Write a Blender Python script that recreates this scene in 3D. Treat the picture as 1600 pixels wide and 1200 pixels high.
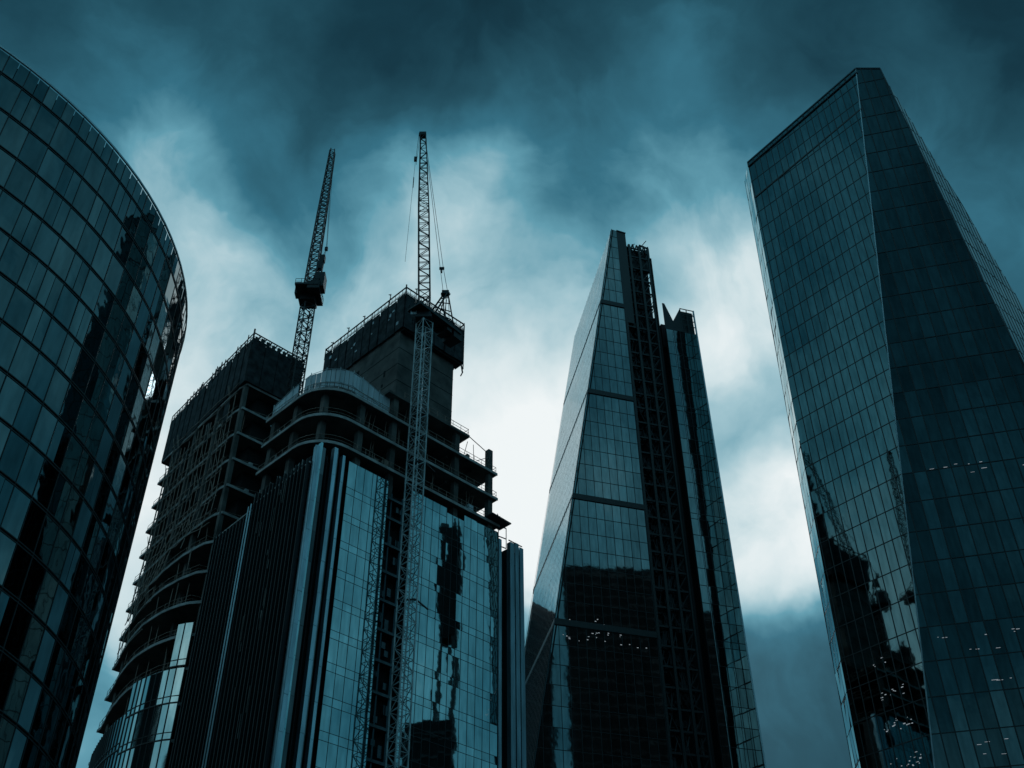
import bpy, math, random
from mathutils import Vector as V, Matrix
random.seed(7)
scene = bpy.context.scene
for o in list(bpy.data.objects): bpy.data.objects.remove(o)
rad = math.radians

# ------------------------------------------------------------------ camera
cd = bpy.data.cameras.new('camera'); cam = bpy.data.objects.new('camera', cd)
scene.collection.objects.link(cam); scene.camera = cam
cd.sensor_width = 36; cd.lens = 36*1680/1600; cd.clip_start = .1; cd.clip_end = 6000
cam.matrix_world = Matrix(((0.9999728, 0.0073708, 0, 0), (0.0046924, -0.636609, -0.7711725, 0),
                           (-0.0056842, 0.7711515, -0.6366263, 1.6), (0, 0, 0, 1)))
CAM = V((0, 0, 1.6))
scene.view_settings.view_transform = 'Standard'; scene.view_settings.look = 'None'
scene.view_settings.exposure = 0.0; scene.view_settings.gamma = 1
scene.render.resolution_x = 1024; scene.render.resolution_y = 768
try:
    scene.cycles.max_bounces = 6; scene.cycles.glossy_bounces = 4; scene.cycles.diffuse_bounces = 2
except Exception: pass

# ------------------------------------------------------------------ world: stormy sky
# (direction x, y, z, cloud brightness): where the cloud deck is thin and thick
CLOUDS = [
    (-0.4083,0.4733,0.7806,0.33), (-0.3176,0.4923,0.8104,0.36), (-0.2172,0.5075,0.8339,0.33), (-0.1314,0.5159,0.8465,0.28),
    (-0.0257,0.5209,0.8533,0.27), (0.0865,0.5198,0.8499,0.28), (0.1956,0.5123,0.8362,0.27), (0.2979,0.4993,0.8136,0.24),
    (0.4041,0.4792,0.7792,0.18), (-0.3887,0.5240,0.7579,0.40), (-0.3234,0.5386,0.7781,0.45), (-0.2321,0.5542,0.7994,0.38),
    (-0.1565,0.5632,0.8114,0.30), (-0.0666,0.5695,0.8193,0.33), (0.0306,0.5710,0.8203,0.30), (0.1046,0.5686,0.8159,0.38),
    (0.1494,0.5656,0.8110,0.44), (0.2254,0.5577,0.7988,0.36), (0.3510,0.5368,0.7672,0.36), (0.4100,0.5233,0.7470,0.24),
    (-0.3041,0.5980,0.7415,0.60), (-0.2366,0.6104,0.7560,0.42), (-0.1876,0.6173,0.7640,0.46), (-0.1202,0.6243,0.7719,0.50),
    (-0.0335,0.6290,0.7767,0.68), (0.0306,0.6294,0.7764,0.45), (0.0944,0.6273,0.7731,0.40), (0.1514,0.6232,0.7673,0.66),
    (0.1905,0.6191,0.7619,0.55), (0.3512,0.5914,0.7259,0.42), (0.4155,0.5750,0.7048,0.36), (-0.2821,0.6528,0.7031,0.72),
    (-0.2288,0.6627,0.7131,0.60), (-0.1393,0.6746,0.7249,0.60), (-0.0872,0.6789,0.7290,0.70), (-0.0344,0.6814,0.7311,0.74),
    (0.0128,0.6820,0.7312,0.58), (0.0599,0.6811,0.7298,0.62), (0.1640,0.6736,0.7207,0.78), (0.2143,0.6673,0.7133,0.80),
    (0.4101,0.6242,0.6650,0.47), (-0.2787,0.6898,0.6682,0.78), (-0.2304,0.6992,0.6768,0.74), (-0.1173,0.7142,0.6901,0.74),
    (-0.0232,0.7194,0.6942,0.76), (0.0480,0.7192,0.6932,0.72), (0.1927,0.7072,0.6802,0.85), (0.4250,0.6537,0.6262,0.42),
    (-0.2850,0.7231,0.6292,0.80), (-0.2423,0.7321,0.6366,0.78), (0.0002,0.7558,0.6548,0.86), (0.0359,0.7555,0.6542,0.84),
    (0.2041,0.7409,0.6399,0.90), (-0.0121,0.7897,0.6134,0.90), (0.0295,0.7896,0.6130,0.93), (0.1840,0.7771,0.6019,0.76),
    (0.2203,0.7714,0.5970,0.62), (0.2395,0.7679,0.5942,0.88), (0.0172,0.8213,0.5702,0.92), (0.2138,0.8033,0.5559,0.92),
    (0.2466,0.7971,0.5513,0.93), (-0.3145,0.8060,0.5014,0.80), (0.2067,0.8328,0.5135,0.74), (0.2313,0.8282,0.5104,0.72),
    (0.2529,0.8237,0.5075,0.92), (0.2269,0.8492,0.4769,0.88), (0.2537,0.8435,0.4735,0.88), (0.2192,0.8716,0.4384,0.55),
    (0.2617,0.8624,0.4334,0.55), (0.2212,0.8943,0.3889,0.33), (0.2629,0.8849,0.3845,0.30), (0.2224,0.9138,0.3399,0.38),
    (0.2685,0.9030,0.3355,0.40), (-0.0572,0.6459,0.7613,0.72), (-0.0217,0.6159,0.7875,0.66), (-0.0699,0.6884,0.7219,0.76),
    (-0.1156,0.6553,0.7465,0.58), (-0.1493,0.6392,0.7544,0.46), (-0.1837,0.6481,0.7390,0.50), (-0.2098,0.6187,0.7571,0.40),
    (-0.2537,0.6247,0.7385,0.50), (0.0595,0.6020,0.7963,0.33), (0.1114,0.6174,0.7787,0.40), (0.1245,0.6385,0.7595,0.52),
    (0.1465,0.6541,0.7421,0.78), (0.1393,0.5977,0.7896,0.58), (0.1665,0.5775,0.7992,0.48), (0.1051,0.5866,0.8031,0.42),
    (0.0364,0.6601,0.7503,0.47), (0.0599,0.6811,0.7298,0.60), (0.0889,0.6539,0.7513,0.48), (0.0245,0.6989,0.7148,0.70),
    (-0.2022,0.6876,0.6974,0.64), (-0.2562,0.6661,0.7005,0.74), (-0.2947,0.6084,0.7369,0.66), (-0.3118,0.5709,0.7595,0.50),
    (-0.3468,0.5294,0.7743,0.42), (0.1979,0.6779,0.7080,0.82), (0.1926,0.7650,0.6145,0.78), (0.2150,0.7615,0.6115,0.66),
    (0.2314,0.7658,0.6000,0.72), (0.0018,0.5937,0.8046,0.36), (-0.0992,0.5361,0.8383,0.26), (-0.1842,0.5647,0.8044,0.32),
    (-0.0906,0.5997,0.7951,0.38), (-0.0559,0.5925,0.8036,0.36), (-0.2609,0.5804,0.7714,0.44), (0.0300,0.7438,0.6677,0.84),
    (-0.0056,0.7400,0.6726,0.82), (-0.0125,0.8279,0.5607,0.90), (0.1299,0.6937,0.7084,0.74), (0.2241,0.8143,0.5355,0.88),
    (0.2200,0.8363,0.5022,0.70), (0.2417,0.8320,0.4994,0.84), (0.2350,0.9016,0.3631,0.34), (0.2140,0.9061,0.3650,0.32),
    (0.2490,0.8795,0.4056,0.38), (-0.0459,0.6638,0.7465,0.76), (0.0013,0.6473,0.7623,0.56), (0.1792,0.6160,0.7671,0.60),
    (0.2022,0.6350,0.7456,0.68), (0.1894,0.5929,0.7827,0.42), (0.3240,0.5122,0.7954,0.24), (0.3772,0.5604,0.7374,0.36),
    (0.3990,0.5957,0.6971,0.42), (-0.1402,0.7037,0.6965,0.74), (-0.1752,0.7277,0.6631,0.78), (-0.2692,0.7266,0.6321,0.80),
    (-0.2905,0.7366,0.6108,0.80), (-0.0391,0.6177,0.7854,0.76), (-0.0574,0.6546,0.7538,0.80), (-0.0929,0.6743,0.7326,0.76),
    (-0.0221,0.6426,0.7659,0.72), (-0.0102,0.6295,0.7770,0.66), (-0.2808,0.6323,0.7221,0.80), (-0.2994,0.6032,0.7392,0.70),
    (-0.2144,0.6050,0.7668,0.34), (-0.1828,0.6310,0.7539,0.40), (-0.1697,0.5975,0.7837,0.34), (0.0945,0.6361,0.7658,0.34),
    (0.1084,0.6087,0.7859,0.34), (0.1378,0.6462,0.7506,0.76), (0.1286,0.6206,0.7735,0.66), (0.1492,0.5611,0.8142,0.48),
    (0.1716,0.5681,0.8048,0.54), (0.2120,0.7746,0.5959,0.56), (0.2229,0.8328,0.5067,0.62), (0.2340,0.8277,0.5101,0.66),
    (0.0765,0.5834,0.8085,0.28), (0.2158,0.5766,0.7880,0.30), (0.0423,0.6248,0.7796,0.38), (-0.1143,0.6204,0.7759,0.44),
    (-0.1396,0.6830,0.7170,0.66), (-0.0921,0.6440,0.7595,0.56),
]
world = bpy.data.worlds.new('World'); scene.world = world; world.use_nodes = True
nt = world.node_tree; N = nt.nodes; Lk = nt.links; N.clear()
def nd(t, **k):
    n = N.new(t)
    for a, b in k.items(): setattr(n, a, b)
    return n
def mth(op, a, b=None, c=None):
    n = nd('ShaderNodeMath', operation=op)
    for i, x in enumerate((a, b, c)):
        if x is None: continue
        if isinstance(x, (int, float)): n.inputs[i].default_value = x
        else: Lk.new(x, n.inputs[i])
    return n.outputs[0]
tc = nd('ShaderNodeTexCoord'); D0 = tc.outputs['Generated']
def noise(vec, scale, detail, rough=.55, out='Fac', dist=0):
    n = nd('ShaderNodeTexNoise'); n.inputs['Scale'].default_value = scale; n.inputs['Detail'].default_value = detail
    n.inputs['Roughness'].default_value = rough; n.inputs['Distortion'].default_value = dist
    Lk.new(vec, n.inputs['Vector']); return n.outputs[out]
def vm(op, a, b):
    n = nd('ShaderNodeVectorMath', operation=op)
    for i, x in enumerate((a, b)):
        if isinstance(x, tuple): n.inputs[i].default_value = x
        else: Lk.new(x, n.inputs[i])
    return n
wn = noise(D0, 6.0, 5, .55, 'Color')
off = vm('MULTIPLY', vm('SUBTRACT', wn, (.5, .5, .5)).outputs[0], (.14, .14, .14)).outputs[0]
Dw = vm('NORMALIZE', vm('ADD', D0, off).outputs[0], (0, 0, 0)).outputs[0]
SIG = .031
# broad brightness of the sky behind and beside the viewer, seen in the mirror fronts
WIDE = [(.49,-.57,.64,.60),(0,-.83,.55,.40),(.82,-.14,.555,.60),(.85,-.05,.525,.60),(.89,-.14,.44,.52),(.90,-.02,.43,.56),(.93,-.05,.37,.46),(-.62,-.17,.77,.46),(-.72,-.17,.67,.48),(-.80,-.26,.54,.78),(-.86,-.16,.48,.60),
        (.62,-.1,.78,.42),(.72,.14,.67,.50),(-.85,.28,.40,.62),(.1,-.2,.97,.40)]
far = noise(D0, 2.6, 4, .55)
fdef = mth('MULTIPLY_ADD', far, 1.1, -.02)
EPS = .0025
num = mth('MULTIPLY', fdef, EPS); den = None
for (x, y, z, b) in CLOUDS:
    dt = vm('DOT_PRODUCT', Dw, (x, y, z)).outputs['Value']
    e = mth('MULTIPLY_ADD', dt, 1/SIG**2, -1/SIG**2)
    w = mth('EXPONENT', e)
    num = mth('MULTIPLY_ADD', w, b, num)
    den = mth('ADD', w, EPS if den is None else den)
S2 = .15
for (x, y, z, b) in WIDE:
    dt = vm('DOT_PRODUCT', Dw, (x, y, z)).outputs['Value']
    w = mth('MULTIPLY', mth('EXPONENT', mth('MULTIPLY_ADD', dt, 1/S2**2, -1/S2**2)), .03)
    num = mth('MULTIPLY_ADD', w, b, num); den = mth('ADD', w, den)
base = mth('DIVIDE', num, den)
fine = noise(D0, 14.0, 6, .55)
fine2 = noise(D0, 5.0, 5, .5)
b1 = mth('MULTIPLY_ADD', mth('SUBTRACT', fine, .5), .10, base)
b2 = mth('MULTIPLY_ADD', mth('SUBTRACT', fine2, .5), .30, b1)
rag = noise(Dw, 8.5, 5, .55, 'Fac', .7)
b2 = mth('MULTIPLY_ADD', mth('SUBTRACT', rag, .5), .26, b2)
b2 = mth('MULTIPLY_ADD', mth('SUBTRACT', b2, .5), 1.16, .50)
ramp = nd('ShaderNodeValToRGB'); Lk.new(b2, ramp.inputs[0])
st = [(.0, (.002, .012, .020)), (.2, (.007, .040, .062)), (.34, (.017, .082, .120)), (.48, (.035, .158, .228)),
      (.62, (.118, .330, .422)), (.74, (.34, .54, .61)), (.84, (.61, .74, .775)), (.96, (.86, .91, .92))]
cr = ramp.color_ramp
cr.elements[0].position = 0; cr.elements[0].color = (*st[0][1], 1)
cr.elements[1].position = .96; cr.elements[1].color = (*st[-1][1], 1)
for p, c in st[1:-1]:
    el = cr.elements.new(p); el.color = (*c, 1)
sky = nd('ShaderNodeTexSky', sky_type='NISHITA'); sky.sun_disc = False
sky.sun_elevation = rad(32); sky.sun_rotation = rad(8); sky.dust_density = 4
bgs = nd('ShaderNodeBackground'); bgs.inputs[1].default_value = .0003; Lk.new(sky.outputs[0], bgs.inputs[0])
bg = nd('ShaderNodeBackground'); bg.inputs[1].default_value = 1.0; Lk.new(ramp.outputs[0], bg.inputs[0])
ad = nd('ShaderNodeAddShader'); Lk.new(bg.outputs[0], ad.inputs[0]); Lk.new(bgs.outputs[0], ad.inputs[1])
wo = nd('ShaderNodeOutputWorld'); Lk.new(ad.outputs[0], wo.inputs[0])

# soft overcast sun behind the brightest cloud
sl = bpy.data.lights.new('sun', 'SUN'); sl.energy = .5; sl.angle = rad(20); sl.color = (.80, .93, 1)
so = bpy.data.objects.new('sun', sl); scene.collection.objects.link(so)
so.rotation_euler = V((-math.sin(rad(8))*math.cos(rad(32)), -math.cos(rad(8))*math.cos(rad(32)), -math.sin(rad(32)))).to_track_quat('-Z', 'Y').to_euler()

# ------------------------------------------------------------------ materials
def new_mat(name):
    m = bpy.data.materials.new(name); m.use_nodes = True
    return m, m.node_tree.nodes, m.node_tree.links, m.node_tree.nodes['Principled BSDF']
def matte(name, col, rough=.8, var=.3, scale=.5, metallic=0, streak=False, bump=0):
    m, n, l, p = new_mat(name)
    tcn = n.new('ShaderNodeTexCoord'); mp = n.new('ShaderNodeMapping'); l.new(tcn.outputs['Object'], mp.inputs[0])
    mp.inputs['Scale'].default_value = (1, 1, .15 if streak else 1)
    tx = n.new('ShaderNodeTexNoise'); tx.inputs['Scale'].default_value = scale; tx.inputs['Detail'].default_value = 8
    l.new(mp.outputs[0], tx.inputs['Vector'])
    cr = n.new('ShaderNodeValToRGB'); l.new(tx.outputs['Fac'], cr.inputs[0])
    cr.color_ramp.elements[0].position = .3; cr.color_ramp.elements[1].position = .7
    cr.color_ramp.elements[0].color = (*[c*(1-var) for c in col], 1); cr.color_ramp.elements[1].color = (*[c*(1+var) for c in col], 1)
    l.new(cr.outputs[0], p.inputs['Base Color'])
    p.inputs['Roughness'].default_value = rough; p.inputs['Metallic'].default_value = metallic
    if bump:
        b = n.new('ShaderNodeBump'); b.inputs['Strength'].default_value = bump; b.inputs['Distance'].default_value = .05
        l.new(tx.outputs['Fac'], b.inputs['Height']); l.new(b.outputs[0], p.inputs['Normal'])
    return m
def glass(name, f0, rough=.03, var=.25, wob=.35, wscale=.35, tint=(.78, .95, 1.0), film=0):
    """mirror-coated facade glass: reflects f0 of the light head-on, more at grazing angles"""
    m, n, l, p = new_mat(name)
    g = n.new('ShaderNodeNewGeometry')
    mr = n.new('ShaderNodeMapRange'); l.new(g.outputs['Random Per Island'], mr.inputs[0])
    mr.inputs[3].default_value = f0*(1-var); mr.inputs[4].default_value = f0*(1+var)
    tcn = n.new('ShaderNodeTexCoord'); mp = n.new('ShaderNodeMapping'); l.new(tcn.outputs['Object'], mp.inputs[0])
    mp.inputs['Scale'].default_value = (1, 1, .18)
    st = n.new('ShaderNodeTexNoise'); st.inputs['Scale'].default_value = 1.6; st.inputs['Detail'].default_value = 5
    l.new(mp.outputs[0], st.inputs['Vector'])
    mr2 = n.new('ShaderNodeMapRange'); l.new(st.outputs['Fac'], mr2.inputs[0])
    mr2.inputs[1].default_value = .3; mr2.inputs[2].default_value = .7; mr2.inputs[3].default_value = .8; mr2.inputs[4].default_value = 1.15
    mu = n.new('ShaderNodeMath'); mu.operation = 'MULTIPLY'; l.new(mr.outputs[0], mu.inputs[0]); l.new(mr2.outputs[0], mu.inputs[1])
    vs = n.new('ShaderNodeVectorMath'); vs.operation = 'SCALE'; vs.inputs[0].default_value = tint; l.new(mu.outputs[0], vs.inputs['Scale'])
    l.new(vs.outputs[0], p.inputs['Base Color'])
    p.inputs['Metallic'].default_value = 1; p.inputs['Roughness'].default_value = rough
    tx = n.new('ShaderNodeTexNoise'); tx.inputs['Scale'].default_value = wscale; tx.inputs['Detail'].default_value = 2
    l.new(tcn.outputs['Object'], tx.inputs['Vector'])
    b = n.new('ShaderNodeBump'); b.inputs['Strength'].default_value = wob; b.inputs['Distance'].default_value = .04
    l.new(tx.outputs['Fac'], b.inputs['Height']); l.new(b.outputs[0], p.inputs['Normal'])
    return m
def lamp_mat(name, col, s):
    m, n, l, p = new_mat(name)
    p.inputs['Base Color'].default_value = (.5, .5, .5, 1); p.inputs['Emission Color'].default_value = (*col, 1); p.inputs['Emission Strength'].default_value = s
    return m
M = dict(
    glassB=glass('mirror_glass', .43, .02, .16, .14, .35, (.60, .95, 1.0)),
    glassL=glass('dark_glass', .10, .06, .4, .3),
    glassW=glass('curved_facade_glass', .15, .02, .12, .25, .4, (.62, .95, 1)),
    glassC=glass('wedge_facade_glass', .20, .03, .25, .12, .35, (.68, .95, 1)),
    glassCS=glass('slanted_facade_glass', .62, .05, .10, .02),
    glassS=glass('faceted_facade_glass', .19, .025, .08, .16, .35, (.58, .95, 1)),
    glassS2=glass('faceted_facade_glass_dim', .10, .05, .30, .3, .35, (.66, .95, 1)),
    glassA=glass('lower_facade_glass', .48, .05, .12, .2, .35, (.6, .95, 1.0)),
    frame=matte('dark_frame', (.012, .018, .020), .45, .3, 2),
    frame2=matte('grey_frame', (.05, .075, .085), .35, .2, 2, .6),
    edge=matte('pale_edge_trim', (.50, .62, .66), .35, .15, 1, .4),
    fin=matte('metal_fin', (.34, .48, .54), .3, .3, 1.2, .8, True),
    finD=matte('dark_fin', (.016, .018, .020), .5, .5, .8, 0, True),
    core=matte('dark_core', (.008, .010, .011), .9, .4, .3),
    conc=matte('weathered_concrete', (.11, .103, .095), .9, .6, .35, 0, False, .4),
    concL=matte('pale_highlit_concrete', (.38, .37, .36), .85, .4, .6, 0, False, .3),  # slab edge highlights put into a paler concrete colour
    net=matte('debris_netting', (.030, .036, .040), .95, .8, .9, 0, False, .9),
    board=matte('hoarding_sheet', (.55, .62, .66), .6, .3, .4, 0, True),
    steel=matte('crane_steel', (.016, .019, .021), .5, .4, 1, .2),
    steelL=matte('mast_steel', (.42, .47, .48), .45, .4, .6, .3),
    rust=matte('scaffold_tube', (.26, .19, .155), .6, .4, 1.3, .3),
    rope=matte('steel_rope', (.03, .035, .04), .5, .2, 2, .5),
    asphalt=matte('asphalt', (.05, .05, .05), .9, .3, 1.5), stone=matte('paving_stone', (.2, .2, .19), .85, .3, 2),
    paint=matte('road_paint', (.75, .75, .73), .7, .1, 3),
    lampw=lamp_mat('strip_light', (.85, .92, 1), .26),
)
# ------------------------------------------------------------------ helpers
COL = scene.collection
def tag(o, label=None, cat=None, group=None, kind=None):
    if label: o['label'] = label
    if cat: o['category'] = cat
    if group: o['group'] = group
    if kind: o['kind'] = kind
    return o
def thing(name, loc, label, cat, group=None):
    o = bpy.data.objects.new(name, None); COL.objects.link(o); o.location = loc; o.empty_display_size = 2
    o['_base'] = list(loc)
    return tag(o, label, cat, group)
class MB:
    def __init__(s): s.v = []; s.f = []
    def quad(s, *ps):
        k = len(s.v); s.v += [V(p) for p in ps]; s.f.append(tuple(range(k, k+len(ps))))
    def box(s, c, ax, ay, az):
        """centre and three half-extent vectors"""
        c = V(c); ax = V(ax); ay = V(ay); az = V(az); k = len(s.v)
        for i in (-1, 1):
            for j in (-1, 1):
                for m in (-1, 1): s.v.append(c+ax*i+ay*j+az*m)
        for a in ((0,1,3,2), (4,6,7,5), (0,4,5,1), (2,3,7,6), (0,2,6,4), (1,5,7,3)): s.f.append(tuple(k+i for i in a))
    def beam(s, p, q, w, d=None, side=None):
        p = V(p); q = V(q); ax = q-p; L = ax.length
        if L < 1e-4: return
        ax /= L
        sd = V(side) if side is not None else (V((0, 0, 1)) if abs(ax.z) < .9 else V((1, 0, 0)))
        b = ax.cross(sd)
        if b.length < 1e-4: b = ax.cross(V((0, 1, 0)))
        b.normalize(); c = ax.cross(b).normalized()
        s.box((p+q)/2, ax*L/2, b*(w/2), c*((d or w)/2))
    def prism(s, pts, z0, z1):
        k = len(s.v); n = len(pts)
        s.v += [V((p[0], p[1], z0)) for p in pts]+[V((p[0], p[1], z1)) for p in pts]
        s.f.append(tuple(k+n-1-i for i in range(n))); s.f.append(tuple(k+n+i for i in range(n)))
        for i in range(n): s.f.append((k+i, k+(i+1) % n, k+n+(i+1) % n, k+n+i))
    def build(s, name, mat, parent=None, root=None):
        if not s.v: return None
        r = root or parent; b = V(r['_base']) if r is not None and '_base' in r else V((0, 0, 0))
        me = bpy.data.meshes.new(name); me.from_pydata([tuple(p-b) for p in s.v], [], s.f); me.materials.append(mat); me.update()
        o = bpy.data.objects.new(name, me); COL.objects.link(o)
        if parent is not None: o.parent = parent
        o['_base'] = list(b)
        return o
def az(d, l=1.0): return V((math.sin(rad(d))*l, math.cos(rad(d))*l, 0))
def ext(P, Q, z): P = V(P); Q = V(Q); return P+(Q-P)*((z-P.z)/(Q.z-P.z))
def clip(poly, cell):
    """Sutherland-Hodgman: convex poly clips the cell"""
    out = cell; n = len(poly); area = sum(poly[i][0]*poly[(i+1) % n][1]-poly[(i+1) % n][0]*poly[i][1] for i in range(n)); sg = 1 if area > 0 else -1
    for i in range(n):
        a = poly[i]; b = poly[(i+1) % n]; inp = out; out = []
        if not inp: return []
        side = lambda p: sg*((b[0]-a[0])*(p[1]-a[1])-(b[1]-a[1])*(p[0]-a[0]))
        for j in range(len(inp)):
            p = inp[j]; q = inp[(j+1) % len(inp)]; sp = side(p); sq = side(q)
            if sp >= 0: out.append(p)
            if (sp > 0 and sq < 0) or (sp < 0 and sq > 0):
                t = sp/(sp-sq); out.append((p[0]+(q[0]-p[0])*t, p[1]+(q[1]-p[1])*t))
    return out
def clipseg(poly, a, b):
    r = clip(poly, [a, b, (b[0]+1e-5, b[1]+1e-5)])
    if len(r) < 2: return None
    k = 1 if abs(b[1]-a[1]) > abs(b[0]-a[0]) else 0
    r.sort(key=lambda p: p[k]); return r[0], r[-1]
class Wall:
    """a planar curtain wall: P(s, z) = O + h s + e (z - O.z), outer side towards the square"""
    def __init__(s, O, h, other, toward=CAM):
        s.O = V(O); s.h = V(h).normalized(); d = V(other)-s.O
        e = d-s.h*d.dot(s.h); s.e = e/e.z; s.n = s.h.cross(s.e).normalized()
        if s.n.dot(V(toward)-s.O) < 0: s.n = -s.n
    def P(s, a, z, off=0): return s.O+s.h*a+s.e*(z-s.O.z)+s.n*off
    def st(s, p): p = V(p)-s.O; z = p.z; q = p-s.e*z; return (q.dot(s.h), s.O.z+z)
    def glaze(s, root, poly, cols, zs, mat, gap=.03, tilt=.004, band='glazing_band', group=1, parent=None, tops=0, stagger=0, split=None):
        rows = list(zip(zs[:-1], zs[1:])); objs = []
        for r0 in range(0, len(rows), group):
            m = MB()
            for ri, (z0, z1) in enumerate(rows[r0:r0+group]):
                for a, b in zip(cols[:-1], cols[1:]):
                    if stagger and (r0+ri) % 2: a += (b-a)*stagger; b = a+(cols[1]-cols[0])
                    cell = clip(poly, [(a+gap, z0+gap), (b-gap, z0+gap), (b-gap, z1-gap), (a+gap, z1-gap)])
                    if len(cell) < 3: continue
                    tx = random.gauss(0, tilt); ty = random.gauss(0, tilt)
                    cs = sum(p[0] for p in cell)/len(cell); cz = sum(p[1] for p in cell)/len(cell)
                    m.quad(*[s.P(p[0], p[1], (p[0]-cs)*tx+(p[1]-cz)*ty) for p in cell])
            o = m.build(band, mat, parent or root, root)
            if o: objs.append(o)
        return objs
    def grid(s, root, poly, cols, zs, mat, w=.08, d=.12, wz=.12, name='mullion_grid', extra=None, parent=None):
        m = MB(); lo = min(p[1] for p in poly)-1; hi = max(p[1] for p in poly)+1; a0 = min(p[0] for p in poly)-1; a1 = max(p[0] for p in poly)+1
        for c in cols:
            g = clipseg(poly, (c, lo), (c, hi))
            if g: m.beam(s.P(*g[0], d/2-.05), s.P(*g[1], d/2-.05), w, d, s.n)
        for z in zs:
            g = clipseg(poly, (a0, z), (a1, z))
            if g: m.beam(s.P(*g[0], d/2-.053), s.P(*g[1], d/2-.053), wz, d*.8, s.n)
        return m.build(name, mat, parent or root, root)
    def back(s, root, poly, mat, name='backing_wall', off=-.3):
        m = MB(); a = [s.P(p[0], p[1], off) for p in poly]; b = [s.P(p[0], p[1], off-.3) for p in poly]; n = len(a)
        m.quad(*a); m.quad(*b[::-1])
        for i in range(n): m.quad(a[i], b[i], b[(i+1) % n], a[(i+1) % n])
        return m.build(name, mat, root)
def frange(a, b, st):
    r = []; x = a
    while x < b-1e-6: r.append(x); x += st
    r.append(b); return r
def lattice(m, P, Q, w, bay, ch, br, rot=0, w2=None, side=None):
    """square lattice from P to Q with zigzag bracing"""
    P = V(P); Q = V(Q); ax = (Q-P).normalized(); L = (Q-P).length; w2 = w2 or w
    sd = V(side) if side is not None else V((math.cos(rot), math.sin(rot), 0))
    a = (sd-ax*sd.dot(ax)).normalized(); b = ax.cross(a)
    n = max(1, round(L/bay))
    def pt(i, t):
        ww = (w+(w2-w)*t)/2; ca, cb = ((-1, -1), (1, -1), (1, 1), (-1, 1))[i % 4]
        return P+ax*(L*t)+a*(ca*ww)+b*(cb*ww)
    for i in range(4): m.beam(pt(i, 0), pt(i, 1), ch, ch, a)
    for k in range(n):
        for i in range(4):
            t0, t1 = k/n, (k+1)/n
            if (k+i) % 2: m.beam(pt(i, t0), pt(i+1, t1), br)
            else: m.beam(pt(i+1, t0), pt(i, t1), br)
            m.beam(pt(i, t1), pt(i+1, t1), br*.9)
    return pt
def rail(m, pts, h=1.1, sp=1.6, w=.05, mid=True):
    for p, q in zip(pts[:-1], pts[1:]):
        p = V(p); q = V(q); L = (q-p).length; n = max(1, round(L/sp)); up = V((0, 0, 1))
        m.beam(p+up*h, q+up*h, w)
        if mid: m.beam(p+up*h*.5, q+up*h*.5, w*.8)
        for k in range(n+1): m.beam(p+(q-p)*(k/n), p+(q-p)*(k/n)+up*h*random.uniform(1, 1.12), w)

# ------------------------------------------------------------------ ground
g = MB(); g.quad((-3000, -3000, -.02), (3000, -3000, -.02), (3000, 3000, -.02), (-3000, 3000, -.02)); tag(g.build('ground', M['asphalt']), kind='structure')
g = MB(); g.prism([(-14, -60), (30, -60), (44, 100), (-20, 100)], -.01, .12); tag(g.build('pavement', M['stone']), kind='structure')
g = MB(); g.quad((-30, -60, .0), (-16, -60, .0), (-24, 90, .0), (-27, 90, .0)); tag(g.build('road', M['asphalt']), kind='structure')
g = MB()
for k in range(20): g.quad((-22.6-.05*k, -55+7*k, .01), (-22.4-.05*k, -55+7*k, .01), (-22.4-.05*k, -52+7*k, .01), (-22.6-.05*k, -52+7*k, .01))
tag(g.build('road_marking', M['paint']), kind='structure')

# ------------------------------------------------------------------ W: curved glass tower at the left
WC = V((-59.64, 64.27, 0)); WR = 30.77; WH = 69.6
w = thing('curved_tower', (WC.x, WC.y, 0), 'round dark glass tower with curved banded facade at the left edge of the photo', 'skyscraper')
da = 3.05; angs = [-110+da*i for i in range(60)]
def wp(a, z, r=0): return V((WC.x+(WR+r)*math.cos(rad(a)), WC.y+(WR+r)*math.sin(rad(a)), z))
zw = [WH-.15, WH-2.3]
while zw[-1] > 3.2: zw.append(zw[-1]-3.15)
zw.append(0); zw = zw[::-1]
for z0, z1 in zip(zw[:-1], zw[1:]):
    m = MB(); top = z1 > WH-1
    for i, (a0, a1) in enumerate(zip(angs[:-1], angs[1:])):
        subs = [(a0, a1)] if (random.random() > .35 and not top) else [(a0, (a0+a1)/2), ((a0+a1)/2, a1)]
        for (b0, b1) in subs:
            t1 = random.gauss(0, .006); t2 = random.gauss(0, .005); e = .05
            m.quad(wp(b0+e, z0+.10, -t1-t2), wp(b1-e, z0+.10, t1-t2), wp(b1-e, z1-.10, t1+t2), wp(b0+e, z1-.10, -t1+t2))
    m.build('glazing_band', M['glassW'], w)
m = MB()
for z in zw[1:-1]:
    for zz in (z-.10, z+.10):
        for a0, a1 in zip(angs[:-1], angs[1:]): m.beam(wp(a0, zz, .02), wp(a1, zz, .02), .045, .07, (0, 0, 1))
m.build('transom', M['frame'], w)
m = MB()
for a in angs: m.beam(wp(a, 0, .02), wp(a, WH-.2, .0), .05, .07, az(0))
m.build('mullion', M['frame'], w)
m = MB()
for a0, a1 in zip(angs[:-1], angs[1:]): m.beam(wp(a0, WH, .02), wp(a1, WH, .02), .14, .16, (0, 0, 1))
m.build('roof_trim', M['edge'], w)
m = MB(); m.prism([wp(a, 0, -.35)[:2] for a in range(-180, 180, 5)], 0, WH-.4); m.build('core', M['core'], w)

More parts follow.
